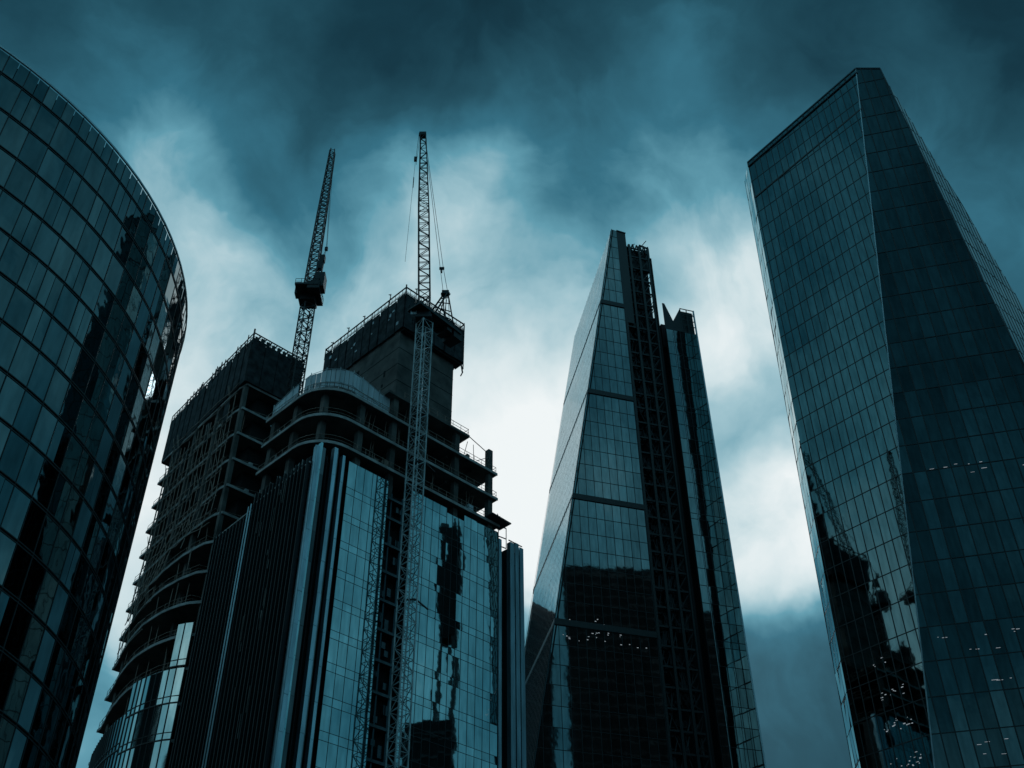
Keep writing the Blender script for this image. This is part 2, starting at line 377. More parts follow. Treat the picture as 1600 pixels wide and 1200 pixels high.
# ------------------------------------------------------------------ B: the tower under construction
U = az(45); Vd = az(-45); C0 = V((-25.493, 112.139, 0))
def B(u, v, z=0): return C0+U*u+Vd*v+V((0, 0, z))
b = thing('tower_under_construction', tuple(C0), 'unfinished tower with blue mirror glass below bare concrete slabs and a tall concrete core', 'skyscraper')
def fwall(u0, v0, h, z=84.5): return Wall(B(u0, v0, z), h, B(u0, v0, 0), B(30, -60))
FR = fwall(0, 0, U)
rowsB = []; z = 84.3
zs = [0.]
k = 0
zt = [84.4-4.05*i for i in range(21)]
zsB = sorted(set([round(x, 3) for t in zt for x in (t, t-1.05) if x > 1] + [0.]))
def rect(a, b_, z0, z1): return [(a, z0), (b_, z0), (b_, z1), (a, z1)]
for (s0, s1, n, ztop) in ((5.5, 12.3, 5, 84.4), (16.3, 22.9, 5, 84.9), (22.9, 26.2, 3, 84.2), (26.2, 32.9, 5, 85.2)):
    cols = [s0+(s1-s0)*i/n for i in range(n+1)]; zz = [q for q in zsB if q < ztop-1.5]+[ztop]
    FR.glaze(b, rect(s0, s1, 0, ztop), cols, zz, M['glassB'], .035, .0022, 'glazing_band', 2)
    FR.grid(b, rect(s0, s1, 0, ztop), cols, zz, M['frame'], .055, .08, .06)
# recess between the bays
m = MB(); m.box(B(14.3, 1.6, 41.5), U*2.0, Vd*.2, V((0, 0, 41.5))); m.build('recess_wall', M['core'], b)
m = MB()
for z in frange(2, 82, 4.05):
    m.box(B(14.3, .75, z), U*1.98, Vd*.6, V((0, 0, .18)))
    for q in range(2):
        s = random.uniform(12.8, 15.6); m.box(B(s, .9, z+random.uniform(.9, 2.6)), U*.3, Vd*.2, V((0, 0, random.uniform(.3, .8))))
m.beam(B(13.3, .4, 0), B(13.3, .4, 83), .18); m.beam(B(15.2, .4, 0), B(15.2, .4, 83), .18)
m.build('recess_bracing', M['frame2'], b)
# corner fins: the zigzag's bright and dark facets put into the strip materials
m = MB()
for (s0, s1, zt_, o, mt) in ((0, .62, 84.0, -.5, 'fin'), (.72, .98, 84.9, -.3, 'glassA'), (1.15, 1.7, 84.5, 0, 'glassL'), (2.85, 3.4, 85.2, -.3, 'fin'), (3.4, 3.65, 84.9, -.1, 'glassL'), (4.25, 4.65, 84.6, -.3, 'fin'), (4.65, 4.85, 84.2, -.1, 'glassL')):
    m = MB(); n_ = 20
    for k in range(n_):
        m.box(B((s0+s1)/2+random.gauss(0, .006), o+.35+random.gauss(0, .01), zt_*(k+.5)/n_), U*(s1-s0)/2, Vd*.35, V((0, 0, zt_/2/n_-.02)))
    m.build('corner_fin', M[mt], b)
m = MB(); m.box(B(2.9, 1.4, 41.6), U*2.6, Vd*.3, V((0, 0, 41.6)))
for s in (1.9, 2.3, 3.75, 5.05): m.box(B(s, .7, 41.9), U*.07, Vd*.4, V((0, 0, 41.9)))
m.build('corner_recess', M['core'], b)
m = MB(); m.beam(B(-.02, -.3, 0), B(-.02, -.3, 84), .2); m.beam(B(-.75, 12.4, 0), B(-.75, 12.4, 80.6), .16); m.beam(B(-.7, 13.1, 0), B(-.7, 13.1, 80.5), .14)
m.build('corner_trim', M['edge'], b)
# left face: dark glass behind deep upright fins
m = MB()
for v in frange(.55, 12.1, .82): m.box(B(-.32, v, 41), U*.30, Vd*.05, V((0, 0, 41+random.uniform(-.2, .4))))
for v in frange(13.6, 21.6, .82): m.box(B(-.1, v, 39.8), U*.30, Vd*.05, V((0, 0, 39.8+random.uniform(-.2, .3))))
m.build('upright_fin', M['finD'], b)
m = MB()
for i in range(14): m.box(B(.05, 6.3, 4+i*5.8), U*.16, Vd*5.9, V((0, 0, .12)))
m.build('floor_trim', M['frame2'], b)
m = MB()
for i in range(14): m.box(B(.3, 17.6, 3+i*5.6), U*.16, Vd*4.2, V((0, 0, .12)))
m.build('floor_trim', M['frame2'], b)
for i in range(34):
    v = random.choice((5.2, 5.9, 6.3, 9.3))+random.gauss(0, .4); z = random.uniform(20, 80)
    m = MB(); m.box(B(-.64, v, z), U*.03, Vd*.05, V((0, 0, random.uniform(.3, 1.8)))); m.build('fin_bracket', M['conc'], b)
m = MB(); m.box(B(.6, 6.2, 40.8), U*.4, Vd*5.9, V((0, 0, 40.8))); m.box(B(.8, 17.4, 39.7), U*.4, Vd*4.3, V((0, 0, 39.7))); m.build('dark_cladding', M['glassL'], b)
m = MB(); m.beam(B(-.2, .3, 81.6), B(-.2, 12.3, 80.9), .22); m.beam(B(-.1, 13.2, 80.3), B(-.1, 21.9, 79.6), .2)
for k in range(22): v = random.uniform(.5, 12); m.beam(B(-.2, v, 81.3), B(-.2, v, 81.3+random.uniform(.4, 1.8)), .08)
m.build('cladding_edge', M['concL'], b)
# end bay and the finned shaft at the right
m = MB(); m.box(B(34.2, 1.6, 41), U*1.3, Vd*.3, V((0, 0, 41))); m.build('recess_wall', M['core'], b)
m = MB()
for (s, hw, zt_) in ((33.3, .28, 84.2), (35.75, .42, 84.6), (36.75, .36, 84.9), (37.7, .38, 84.5)):
    m.box(B(s, .25, zt_/2), U*hw, Vd*.35, V((0, 0, zt_/2)))
m.build('shaft_fin', M['fin'], b)
m = MB(); m.box(B(36.7, 1.6, 41.8), U*1.45, Vd*1.0, V((0, 0, 41.8)))
m.beam(B(35.3, .2, 85), B(38.1, .2, 85), .12)
for z in frange(4, 83, 4.05): m.beam(B(35.3, -.02, z), B(38.1, -.02, z), .09)
m.build('shaft_core', M['finD'], b)
m = MB()
for p_, q_ in (((33, 0, 83), (34.4, -.2, 83)), ((34.4, -.2, 83), (34.4, -.2, 86.4)), ((33, 0, 86.4), (34.4, -.2, 86.4)), ((33, 0, 83), (33, 0, 86.6)), ((34.4, -.2, 84.6), (33, 0, 84.6))): m.beam(B(*p_), B(*q_), .12)
m.build('open_frame', M['frame2'], b)
# slabs with rounded corner
def slab_poly(u1, v1, r, inset=0, u0=0, v0=0):
    pts = []
    c = (u0+inset+r, v0+inset+r)
    for i in range(9):
        t = rad(180+90*i/8); pts.append((c[0]+r*math.cos(t), c[1]+r*math.sin(t)))
    return [(u0+inset, v1)]+pts+[(u1, v0+inset), (u1, 26), (14, 26), (14, v1)]
slabs = [(86.35, 33.0, 13.5, -.2), (90.85, 32.6, 13.3, -.2), (95.4, 32.6, 13.4, -.1)]
for z, u1, v1, ins in slabs:
    pl = slab_poly(u1, v1, 5.2, ins); m = MB(); m.prism([B(p[0], p[1])[:2] for p in pl], z-.32, z)
    m.build('floor_slab', M['conc'], b)
    m = MB(); e = [B(p[0], p[1], z-.17) for p in slab_poly(u1, v1, 5.24, ins-.05)[:11]]
    for p, q in zip(e[:-1], e[1:]): m.beam(p, q, .12, .42, (0, 0, 1))
    m.build('slab_edge', M['concL'], b)  # pale strip carries the highlight along the slab edge
    m = MB(); e = [B(p[0], p[1], z) for p in slab_poly(u1-.1, v1, 5.1, ins+.15)[:11]]
    rail(m, e, 1.15, 1.5, .055); rail(m, [B(u1-.1, .15+ins, z), B(u1-.1, 8, z)], 1.15, 1.5)
    m.build('guard_rail', M['rust'], b)
m = MB(); m.prism([B(p[0], p[1])[:2] for p in ((11, -.1), (26.8, -.1), (26.8, 26), (11, 26))], 99.3, 99.7); m.build('floor_slab', M['conc'], b)
m = MB(); rail(m, [B(14, .1, 99.7), B(26.7, .1, 99.7), B(26.7, 8, 99.7)], 1.15, 1.5, .06); m.build('guard_rail', M['rust'], b)
m = MB(); m.prism([B(p[0], p[1])[:2] for p in ((30.2, -1.7), (34.2, -1.5), (34.2, 1.0), (30.2, 1.0))], 86.5, 86.68)
for k in range(9): m.beam(B(30.4+k*.42, -1.4, 86.6), B(30.7+k*.42, -1.0+random.random()*.6, 87+random.random()*.7), .09)
m.build('loading_platform', M['steel'], b)
# columns
for (u_, v_) in ((7.2, .9), (12.9, .9), (18.6, .9), (24.9, .9), (31.6, .7), (1.0, 7.2), (1.0, 12.6), (2.2, 2.6), (9, 8), (25, 9), (31.4, 9)):
    m = MB(); top = 99.6 if u_ in (31.6,) else (99.3 if (u_ > 11 and u_ < 26) else 95.1)
    m.box(B(u_, v_, (82+top)/2), U*.42, Vd*.42, V((0, 0, (top-82)/2))); m.build('column', M['conc'], b)
m = MB(); m.beam(B(26.8, 0, 99.5), B(31.4, .5, 98.8), .09); m.beam(B(31.4, .4, 98.2), B(28.6, .2, 96.0), .09); m.beam(B(30.4, .2, 95.4), B(31.5, .2, 98.6), .07)
m.build('edge_prop', M['rust'], b)
# interior walls between slabs (dark)
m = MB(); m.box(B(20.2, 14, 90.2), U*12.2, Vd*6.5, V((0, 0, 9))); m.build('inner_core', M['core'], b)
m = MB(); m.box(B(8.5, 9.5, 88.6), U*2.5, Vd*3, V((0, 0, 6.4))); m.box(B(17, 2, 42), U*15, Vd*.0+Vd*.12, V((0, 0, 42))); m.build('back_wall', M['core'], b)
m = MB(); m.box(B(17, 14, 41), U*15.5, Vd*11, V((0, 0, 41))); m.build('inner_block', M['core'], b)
for z in (86.35, 90.85, 95.4):
    for k in range(9):
        u_ = random.uniform(6, 31); m = MB(); m.beam(B(u_, random.uniform(.8, 3), z), B(u_+random.uniform(-.1, .1), 1.2, z+4.2), .09); m.build('prop', M['rust'], b)
    for k in range(7):
        u_ = random.uniform(5.5, 30); m = MB(); h_ = random.uniform(.25, .9); m.box(B(u_, random.uniform(1, 2.5), z+h_), U*random.uniform(.2, .9), Vd*.4, V((0, 0, h_))); m.build('material_stack', M[random.choice(('rust', 'conc', 'steel', 'board'))], b)
for z in (90.85-.5, 95.4-.5):
    for k in range(5):
        u_ = 8+k*5.2; m = MB(); m.box(B(u_, 6.5, z), U*.18, Vd*5.2, V((0, 0, .22))); m.build('downstand_beam', M['conc'], b)
# hoarding around the upper deck
pl = [(1.2, 14.2), (.8, 9), (1.0, 5.0), (1.9, 2.6), (3.3, 1.3), (5.2, .7), (7.0, .9), (10.3, 1.2), (12.2, 1.2)]
tops = [99.0, 99.2, 99.5, 99.6, 99.7, 99.8, 99.8, 99.4, 99.1]
bot = [95.7, 95.7, 96.4, 96.6, 96.6, 96.5, 96.3, 96.0, 95.8]
for i in range(len(pl)-1):
    n = 3
    for k in range(n):
        if i == 1 and k == 1: continue
        t0, t1 = k/n, (k+1)/n; m = MB()
        lp = lambda A_, t: A_[i]+(A_[i+1]-A_[i])*t
        px = lambda t: (pl[i][0]+(pl[i+1][0]-pl[i][0])*t, pl[i][1]+(pl[i+1][1]-pl[i][1])*t)
        p, q = px(t0+.02), px(t1-.02); jz = random.uniform(-.1, .1)
        a_, b_ = B(*p, lp(bot, t0)), B(*q, lp(bot, t1)); c_, d_ = B(*q, lp(tops, t1)+jz), B(*p, lp(tops, t0)+jz)
        nrm = (b_-a_).cross(d_-a_).normalized()*.05
        m.quad(a_+nrm, b_+nrm, c_+nrm, d_+nrm); m.quad(d_-nrm, c_-nrm, b_-nrm, a_-nrm)
        for r_, s_ in ((a_, b_), (b_, c_), (c_, d_), (d_, a_)): m.quad(r_-nrm, s_-nrm, s_+nrm, r_+nrm)
        m.build('hoarding_panel', M['board'], b)
m = MB()
for (p, t) in zip(pl, tops): m.beam(B(p[0]-.15, p[1]-.15, 95.4), B(p[0]-.15, p[1]-.15, t+.3), .09)
for i in range(len(pl)-1): m.beam(B(pl[i][0]-.15, pl[i][1]-.15, 97.3), B(pl[i+1][0]-.15, pl[i+1][1]-.15, 97.3), .07); m.beam(B(pl[i][0]-.15, pl[i][1]-.15, tops[i]), B(pl[i+1][0]-.15, pl[i+1][1]-.15, tops[i+1]), .05)
m.build('hoarding_frame', M['steelL'], b)
# concrete core and climbing screen
m = MB(); m.box(B(24.1, 19, 110.3), U*5.9, Vd*11, V((0, 0, 11.2))); co = m.build('concrete_core', M['conc'], b)
m = MB()
for z in (103.8, 107.2, 110.6, 114, 117.4): m.box(B(24.1, 7.99, z), U*5.93, Vd*.02, V((0, 0, .05))); m.box(B(18.19, 19, z), U*.02, Vd*11.03, V((0, 0, .05)))
for k in range(16):
    m.box(B(18.17, random.uniform(10, 26), random.uniform(101, 119)), U*.04, Vd*random.uniform(.1, .7), V((0, 0, random.uniform(.1, .6))))
m.build('pour_joint', M['core'], co, b)
m = MB()
def screen_box(m, u0, u1, v0, v1, z0, z1, fn):
    for (p, q) in (((u0, v0), (u1, v0)), ((u0, v1), (u0, v0)), ((u1, v0), (u1, v1)), ((u1, v1), (u0, v1))):
        L = math.hypot(q[0]-p[0], q[1]-p[1]); n = max(1, round(L/2.2))
        for k in range(n):
            a_ = [p[i]+(q[i]-p[i])*(k/n+.006) for i in (0, 1)]; c_ = [p[i]+(q[i]-p[i])*((k+1)/n-.006) for i in (0, 1)]
            zz0 = z0+random.uniform(-.12, .12); zz1 = z1-random.uniform(1.0, 1.5)
            A_, C_ = fn(*a_, 0), fn(*c_, 0); mid = (A_+C_)/2; hx = (C_-A_)/2; nn = hx.cross(V((0, 0, 1))).normalized()
            m.box(mid+V((0, 0, (zz0+zz1)/2))+nn*random.uniform(-.05, .05), hx, nn*.08, V((0, 0, (zz1-zz0)/2)))
screen_box(m, 17.9, 31.2, 6.9, 29.3, 121.1, 129.8, B); m.prism([B(*p)[:2] for p in ((18.1, 7.1), (31.0, 7.1), (31.0, 29.1), (18.1, 29.1))], 121.3, 128.2); m.build('climbing_screen', M['net'], b)
m = MB(); m.box(B(24.5, 18, 120.9), U*6.3, Vd*10.9, V((0, 0, .18))); m.box(B(24.5, 18, 125.5), U*6.3, Vd*10.9, V((0, 0, .12))); m.build('screen_deck', M['core'], b)
m = MB()
cs = [(17.9, 29.3), (17.9, 6.9), (31.2, 6.9), (31.2, 29.3), (17.9, 29.3)]
rail(m, [B(*p, 128.4) for p in cs], 1.5, .95, .07); rail(m, [B(*p, 127.6) for p in cs], 2.5, 4.4, .12)
for (u_, v_, z_) in ((17.7, 11, 131.2), (17.7, 18, 130.8), (17.7, 22.5, 131.0), (20, 6.8, 131.2), (23, 6.8, 131), (17.7, 27, 130.4)):
    m.beam(B(u_, v_, 129), B(u_+.1, v_, z_), .14); m.beam(B(u_-.3, v_, z_-.4), B(u_+.3, v_+.2, z_), .12)
m.beam(B(17.9, 6.9, 128), B(17.9, 6.9, 130.6), .22); m.beam(B(31.2, 6.9, 119.8), B(31.2, 6.9, 130.0), .2)
m.build('guard_rail', M['steel'], b)
m = MB()
for k in range(12):
    v_ = random.uniform(8, 28); z_ = random.uniform(122, 127.6); m.box(B(17.78, v_, z_), U*.02, Vd*random.uniform(.1, .3), V((0, 0, random.uniform(.08, .35))))
m.build('netting_chip', M['board'], b)  # small solid pale chips set on the net face
m = MB(); m.beam(B(31.0, 7.2, 121), B(31.3, 7.1, 119.2), .25); m.beam(B(31.3, 7.1, 119.2), B(30.9, 7.1, 118.2), .16); m.build('drain_hose', M['steel'], b)

# ------------------------------------------------------------------ A: the tower behind, slabs and scaffold
a = thing('slab_tower', tuple(B(6, 34)), 'bare concrete frame tower with scaffolding and dark netted top behind the mirror glass tower', 'skyscraper')
def aface(v): # left face line, slightly turned
    return .4+(v-22.8)*(1.9/28.2)
def bulge(v, z):
    k = max(0, min(1, (88-z)/16)); t = max(0, min(1, (v-22.8)/26)); return -2.9*k*math.sin(math.pi*t**.75)
zA = [108.3-4.7*i for i in range(23)]
VS = [22.8+i*1.6 for i in range(18)]
for i, z in enumerate(zA):
    if z < 2: break
    j = random.uniform(-.2, .25)
    pts = [(7.5, 22.6+j*.4)]+[(aface(v)+bulge(v, z)-.1+random.uniform(-.05, .05), v) for v in VS]
    pts[1] = (pts[1][0]+.35, 22.7); 
    pl = pts+[(14, VS[-1]), (14, 22.6)]
    m = MB(); m.prism([B(*p)[:2] for p in pl], z-.3, z); m.build('floor_slab', M['conc'], a)
    m = MB()
    for p, q in zip(pts[:-1], pts[1:]): m.beam(B(p[0]-.05, p[1]-.03, z-.14), B(q[0]-.05, q[1]-.03, z-.14), .12, .40, (0, 0, 1))
    m.build('slab_edge', M['concL'], a)
    if z > 56:
        m = MB(); rail(m, [B(p[0]+.1, p[1], z) for p in pts[::2]]+[B(pts[-1][0]+.1, pts[-1][1], z)], 1.1, 1.7, .05)
        m.build('guard_rail', M['rust'], a)
for (u_, v_) in ((.75, 23.2), (6.6, 23.0), (.9, 30.5), (1.4, 38), (2.0, 46), (7, 34)):
    m = MB(); m.box(B(u_, v_, 54), U*.33, Vd*.33, V((0, 0, 54))); m.build('column', M['conc'], a)
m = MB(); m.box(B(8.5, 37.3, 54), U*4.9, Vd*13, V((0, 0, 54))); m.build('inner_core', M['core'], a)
# clutter on the floors
for i, z in enumerate(zA[:12]):
    for k in range(8):
        v = random.uniform(23.5, 46); u_ = aface(v)+bulge(v, z)+random.uniform(.2, 1.6)
        m = MB()
        if k < 5: m.beam(B(u_, v, z), B(u_+random.uniform(-.2, .2), v+random.uniform(-.2, .2), z+4.3), .10); m.build('prop', M['rust'], a)
        else: m.box(B(u_+.3, v, z+.5), U*random.uniform(.1, .4), Vd*random.uniform(.3, .9), V((0, 0, random.uniform(.2, .5)))); m.build('material_stack', M[random.choice(('rust', 'concL', 'board'))], a)
    u_ = random.uniform(1.5, 6.5); m = MB(); m.box(B(u_, 23.2, z+.4), U*.3, Vd*.2, V((0, 0, .4))); m.build('material_stack', M['concL'], a)
# scaffold outside the left face
for v in frange(24.5, 46.5, 1.45):
    m = MB()
    z1 = 106+random.uniform(-3, 1); z0 = random.uniform(70, 80) if v > 34 else random.uniform(80, 86)
    q = lambda z: B(aface(v)-.55+min(0, bulge(v, z)), v, z)
    zz = frange(z0, z1, 4.0)
    for c_, d_ in zip(zz[:-1], zz[1:]): m.beam(q(c_), q(d_), .10)
    m.build('scaffold_upright', M['rust'], a)
for i in range(len(zA)-1):
    z = zA[i]-1.6
    if z < 66: break
    v0 = 24 if z > 82 else 33
    for dz in (0, 1.9):
        m = MB(); zw_ = random.uniform(-.2, .2)
        vv = [v0+k*2.2 for k in range(int((47-v0)/2.2)+1)]
        for p, q in zip(vv[:-1], vv[1:]):
            zn_ = random.uniform(-.3, .3); m.beam(B(aface(p)-.6+bulge(p, z), p, z+dz+zw_), B(aface(q)-.6+bulge(q, z), q, z+dz+zn_), .10); zw_ = zn_
        m.build('scaffold_ledger', M['rust'], a)
    for k in range(5):
        m = MB(); p = random.uniform(v0, 46); m.beam(B(aface(p)-.65+bulge(p, z), p, z), B(aface(p+1.8)-.65+bulge(p+1.8, z), p+1.8, z+3.8), .07); m.build('scaffold_brace', M['rust'], a)
for k in range(14):
    v = random.uniform(24, 45); z = random.uniform(86, 107); wv = random.uniform(.6, 1.8); hz = random.uniform(1.2, 2.4)
    m = MB(); m.quad(B(aface(v)-.35, v, z-hz), B(aface(v+wv)-.35, v+wv, z-hz), B(aface(v+wv)-.4, v+wv, z+hz), B(aface(v)-.45, v, z+hz)); m.build('debris_net', M['net'], a)
# netted climbing screen on top
def BA(u_, v_, z): return B(u_+max(0, v_-22.5)*(2.3/28.5)*(1 if u_ < 5 else 0), v_, z)
m = MB(); screen_box(m, -.1, 9.8, 22.3, 50.8, 108.3, 118.4, BA); m.prism([BA(*p, 0)[:2] for p in ((.1, 22.5), (9.6, 22.5), (9.6, 50.6), (.1, 50.6))], 108.5, 116.8); m.build('climbing_screen', M['net'], a)
m = MB(); m.box(B(6.2, 36.5, 108.6), U*3.4, Vd*13.8, V((0, 0, .15))); m.box(B(6.2, 36.5, 114), U*3.4, Vd*13.8, V((0, 0, .15))); m.build('screen_deck', M['core'], a)
m = MB(); cs = [(-.1, 50.8), (-.1, 22.3), (9.8, 22.3), (9.8, 50.8)]
rail(m, [BA(*p, 116.7) for p in cs], 1.6, 1.0, .08); rail(m, [BA(*p, 115.8) for p in cs], 2.4, 2.9, .12)
for k in range(22):
    v = random.uniform(23, 50); m.beam(BA(-.2, v, 116.5), BA(-.2, v+random.uniform(-.3, .3), 118+random.uniform(.3, 1.1)), .13)
m.beam(BA(-.1, 22.3, 116), BA(-.1, 22.3, 119), .24)
for k in range(9):
    u_ = .6+k*1.05; m.beam(BA(u_, 22.2, 116.8), BA(u_+.6, 22.2, 118.2), .16); m.box(BA(u_, 22.3, 117.3), U*.3, Vd*.1, V((0, 0, random.uniform(.2, .6))))
m.build('guard_rail', M['steel'], a)
# glazed lower floors
for (v0, v1, z1) in ((22.9, 32, 61.2), (32, 49, 57.2), (22.9, 25.0, 67.5)):
    n = max(2, round((v1-v0)/1.05)); z0 = 0 if v1 > 26 else 61.4
    zr = sorted([z1-(z1-z0)*i/max(1, round((z1-z0)/4.7)) for i in range(max(1, round((z1-z0)/4.7))+1)])
    for q0, q1 in zip(zr[:-1], zr[1:]):
        m = MB(); fm = MB()
        for i in range(n):
            va, vb = v0+(v1-v0)*i/n, v0+(v1-v0)*(i+1)/n; zmid = z1
            ua, ub = aface(va)+bulge(va, 66)-.45, aface(vb)+bulge(vb, 66)-.45; t = random.gauss(0, .006)
            m.quad(B(ua-t, va+.03, q0+.08), B(ub+t, vb-.03, q0+.08), B(ub+t, vb-.03, q1-.08), B(ua-t, va+.03, q1-.08))
            fm.beam(B(ua-.05, va, q0), B(ua-.05, va, q1), .09, .12)
            fm.beam(B(ua-.05, va, q0), B(ub-.05, vb, q0), .14); fm.beam(B(ua-.05, va, q0+.9), B(ub-.05, vb, q0+.9), .07)
        g_ = m.build('glazing_band', M['glassA'], a); fm.build('mullion_grid', M['frame'], g_, a)

# ------------------------------------------------------------------ cranes
def rope(m, pts, w=.07):
    for p, q in zip(pts[:-1], pts[1:]): m.beam(p, q, w)
c = thing('tower_crane', (-13.30, 120.0, 0), 'nearer luffing tower crane whose lit lattice mast runs down the mirror glass front', 'crane', 'luffing tower cranes')
X0 = V((-13.2, 119.9, 0)); r0 = rad(-4)
for k in range(14):
    m = MB(); z0 = k*8.05; lattice(m, X0+V((0, 0, z0)), X0+V((0, 0, z0+8.0)), 1.75, 1.6, .15, .075, r0+rad(45)); m.build('mast_section', M['steelL'], c)
m = MB(); m.beam(X0+V((-.25, .1, 0)), X0+V((-.25, .1, 112)), .12); m.beam(X0+V((.2, .1, 0)), X0+V((.2, .1, 112)), .09)
for k in range(180): m.beam(X0+V((-.25, .1, .6*k)), X0+V((.2, .1, .6*k)), .05)
m.build('mast_ladder', M['steelL'], c)
for z in (45, 66, 87):
    m = MB()
    for s in (-1, 1): m.beam(X0+V((s*1.1, 0, z)), X0+V((s*1.6+.8, 2.6, z)), .16); 
    m.beam(X0+V((-1.2, 0, z)), X0+V((1.2, 0, z)), .2); m.build('wall_tie', M['steel'], c)
T0 = V((-13.3, 119.9, 113.2))
m = MB(); m.box(T0, V((1.25, 0, 0)), V((0, 1.25, 0)), V((0, 0, .25))); m.box(T0+V((0, 0, .8)), V((1.0, 0, 0)), V((0, 1.0, 0)), V((0, 0, .6)))
m.build('slewing_ring', M['steel'], c)
hd = V((.64, .77, 0)).normalized(); hs = V((hd.y, -hd.x, 0))
m = MB(); cc = T0+hd*2.3+V((0, 0, 1.4)); m.box(cc, hd*4.6, hs*1.35, V((0, 0, .14)))
for s in (-1, 1): m.beam(cc-hd*4.6+hs*s*1.3, cc+hd*4.6+hs*s*1.3, .2, .5)
rail(m, [cc-hd*4.4+hs*1.3, cc-hd*4.4-hs*1.3, cc+hd*4.4-hs*1.3, cc+hd*4.4+hs*1.3, cc-hd*4.4+hs*1.3], 1.1, 1.2, .06)
rail(m, [T0+V((-1.6, -1, 0)), T0+V((-1.9, .9, 0)), T0+V((-.4, 1.9, 0)), T0+V((1.2, 1.2, 0))], 1.0, .8, .05)
m.build('machinery_deck', M['steel'], c)
m = MB(); m.box(cc+hd*4.0+V((0, 0, -.7)), hd*.9, hs*1.2, V((0, 0, .75))); m.box(cc+hd*2.2+V((0, 0, -.55)), hd*.5, hs*1.1, V((0, 0, .5))); m.build('counterweight', M['steel'], c)
m = MB(); m.box(cc+hd*2.4+V((0, 0, .9)), hd*.8, hs*.7, V((0, 0, .6))); m.box(cc+hd*.6+V((0, 0, .7)), hd*.5, hs*.9, V((0, 0, .5))); m.build('winch', M['steel'], c)
cabc = T0+V((-1.55, -.4, 1.2)); m = MB(); m.box(cabc, V((.45, 0, 0)), V((0, .6, 0)), V((0, 0, .75))); cb = m.build('cab', M['steelL'], c)
m = MB(); m.box(cabc+V((0, -.62, .15)), V((.36, 0, 0)), V((0, .02, 0)), V((0, 0, .42))); m.build('cab_window', M['glassL'], cb, c)
J0 = V((-13.35, 119.9, 115.6)); J1 = V((-15.45, 119.3, 157.4))
m = MB(); lattice(m, J0-V((0, 0, 1.2)), J0+(J1-J0)*.08, 1.5, 1.5, .17, .09, 0, 1.75); lattice(m, J0+(J1-J0)*.08, J0+(J1-J0)*.55, 1.75, 1.5, .16, .085, 0, 1.7)
lattice(m, J0+(J1-J0)*.55, J1, 1.7, 1.35, .15, .08, 0, .95); m.build('jib', M['steel'], c)
m = MB(); m.box(J1+V((-.1, 0, .3)), V((.6, 0, 0)), V((0, .4, 0)), V((0, 0, .5))); m.box(J1+V((-.55, 0, .5)), V((.25, 0, 0)), V((0, .15, 0)), V((0, 0, .3)))
for dx in (-.5, -.1, .35): m.beam(J1+V((dx, 0, .5)), J1+V((dx*1.1, 0, 1.25)), .12)
m.build('jib_head', M['steel'], c)
AF = V((-10.35, 121.2, 120.2))
m = MB()
for s in (-1, 1):
    m.beam(cc+hd*-1.2+hs*s*.9, AF+hs*s*.5, .2); m.beam(cc+hd*3.4+hs*s*1.0, AF+hs*s*.5, .16); m.beam(cc+hd*1.0+hs*s*.9, AF+hs*s*.3-V((0, 0, 1.5)), .12)
for t in (.3, .5, .7, .85): m.beam((cc-hd*1.2)*(1-t)+AF*t-hs*.6, (cc+hd*3.4)*(1-t)+AF*t+hs*.6, .12); m.beam((cc-hd*1.2)*(1-t)+AF*t+hs*.6, (cc+hd*3.4)*(1-t)+AF*t-hs*.6, .1)
m.build('a_frame', M['steel'], c)
m = MB()
for k in range(9):
    t = rad(k*40); m.beam(AF+V((math.cos(t)*.15, 0, math.sin(t)*.15)), AF+V((math.cos(t)*.75, .2, math.sin(t)*.6)), .22)
m.box(AF, V((.55, 0, 0)), V((0, .45, 0)), V((0, 0, .35))); m.build('sheave_block', M['steel'], c)
PB = AF+V((-.75, -.3, 5.3))
m = MB(); rope(m, [J1+V((.35, 0, -1)), PB+V((-.25, 0, 0)), AF+V((-.35, 0, .2))], .075); rope(m, [J1+V((.45, .3, -1)), PB+V((.25, 0, 0)), AF+V((.35, 0, .2))], .075)
m.box(PB, V((.4, 0, 0)), V((0, .15, 0)), V((0, 0, .2))); m.box(PB+V((0, 0, -.6)), V((.12, 0, 0)), V((0, .1, 0)), V((0, 0, .4)))
rope(m, [AF+V((.1, 0, -.3)), cc+hd*2.4+V((0, 0, 1.2))], .07); rope(m, [AF+V((.45, 0, -.3)), cc+hd*3.4+V((0, 0, .4))], .07)
m.build('luffing_rope', M['rope'], c)
hk = V((-16.45, 119.0, 150.6))
m = MB(); rope(m, [J1+V((-.8, 0, .3)), hk+V((.05, 0, 0))], .06); rope(m, [J1+V((-.6, .1, .2)), hk+V((.2, 0, -1.5))], .05); rope(m, [hk+V((0, 0, -.6)), hk+V((-.1, 0, -7)), hk+V((-.35, 0, -25.5))], .045); m.build('hoist_rope', M['rope'], c)
m = MB(); m.box(hk, V((.25, 0, 0)), V((0, .2, 0)), V((0, 0, .5))); m.box(hk+V((-.05, 0, -6.2)), V((.07, 0, 0)), V((0, .07, 0)), V((0, 0, 1.3))); m.build('hook_block', M['steel'], c)

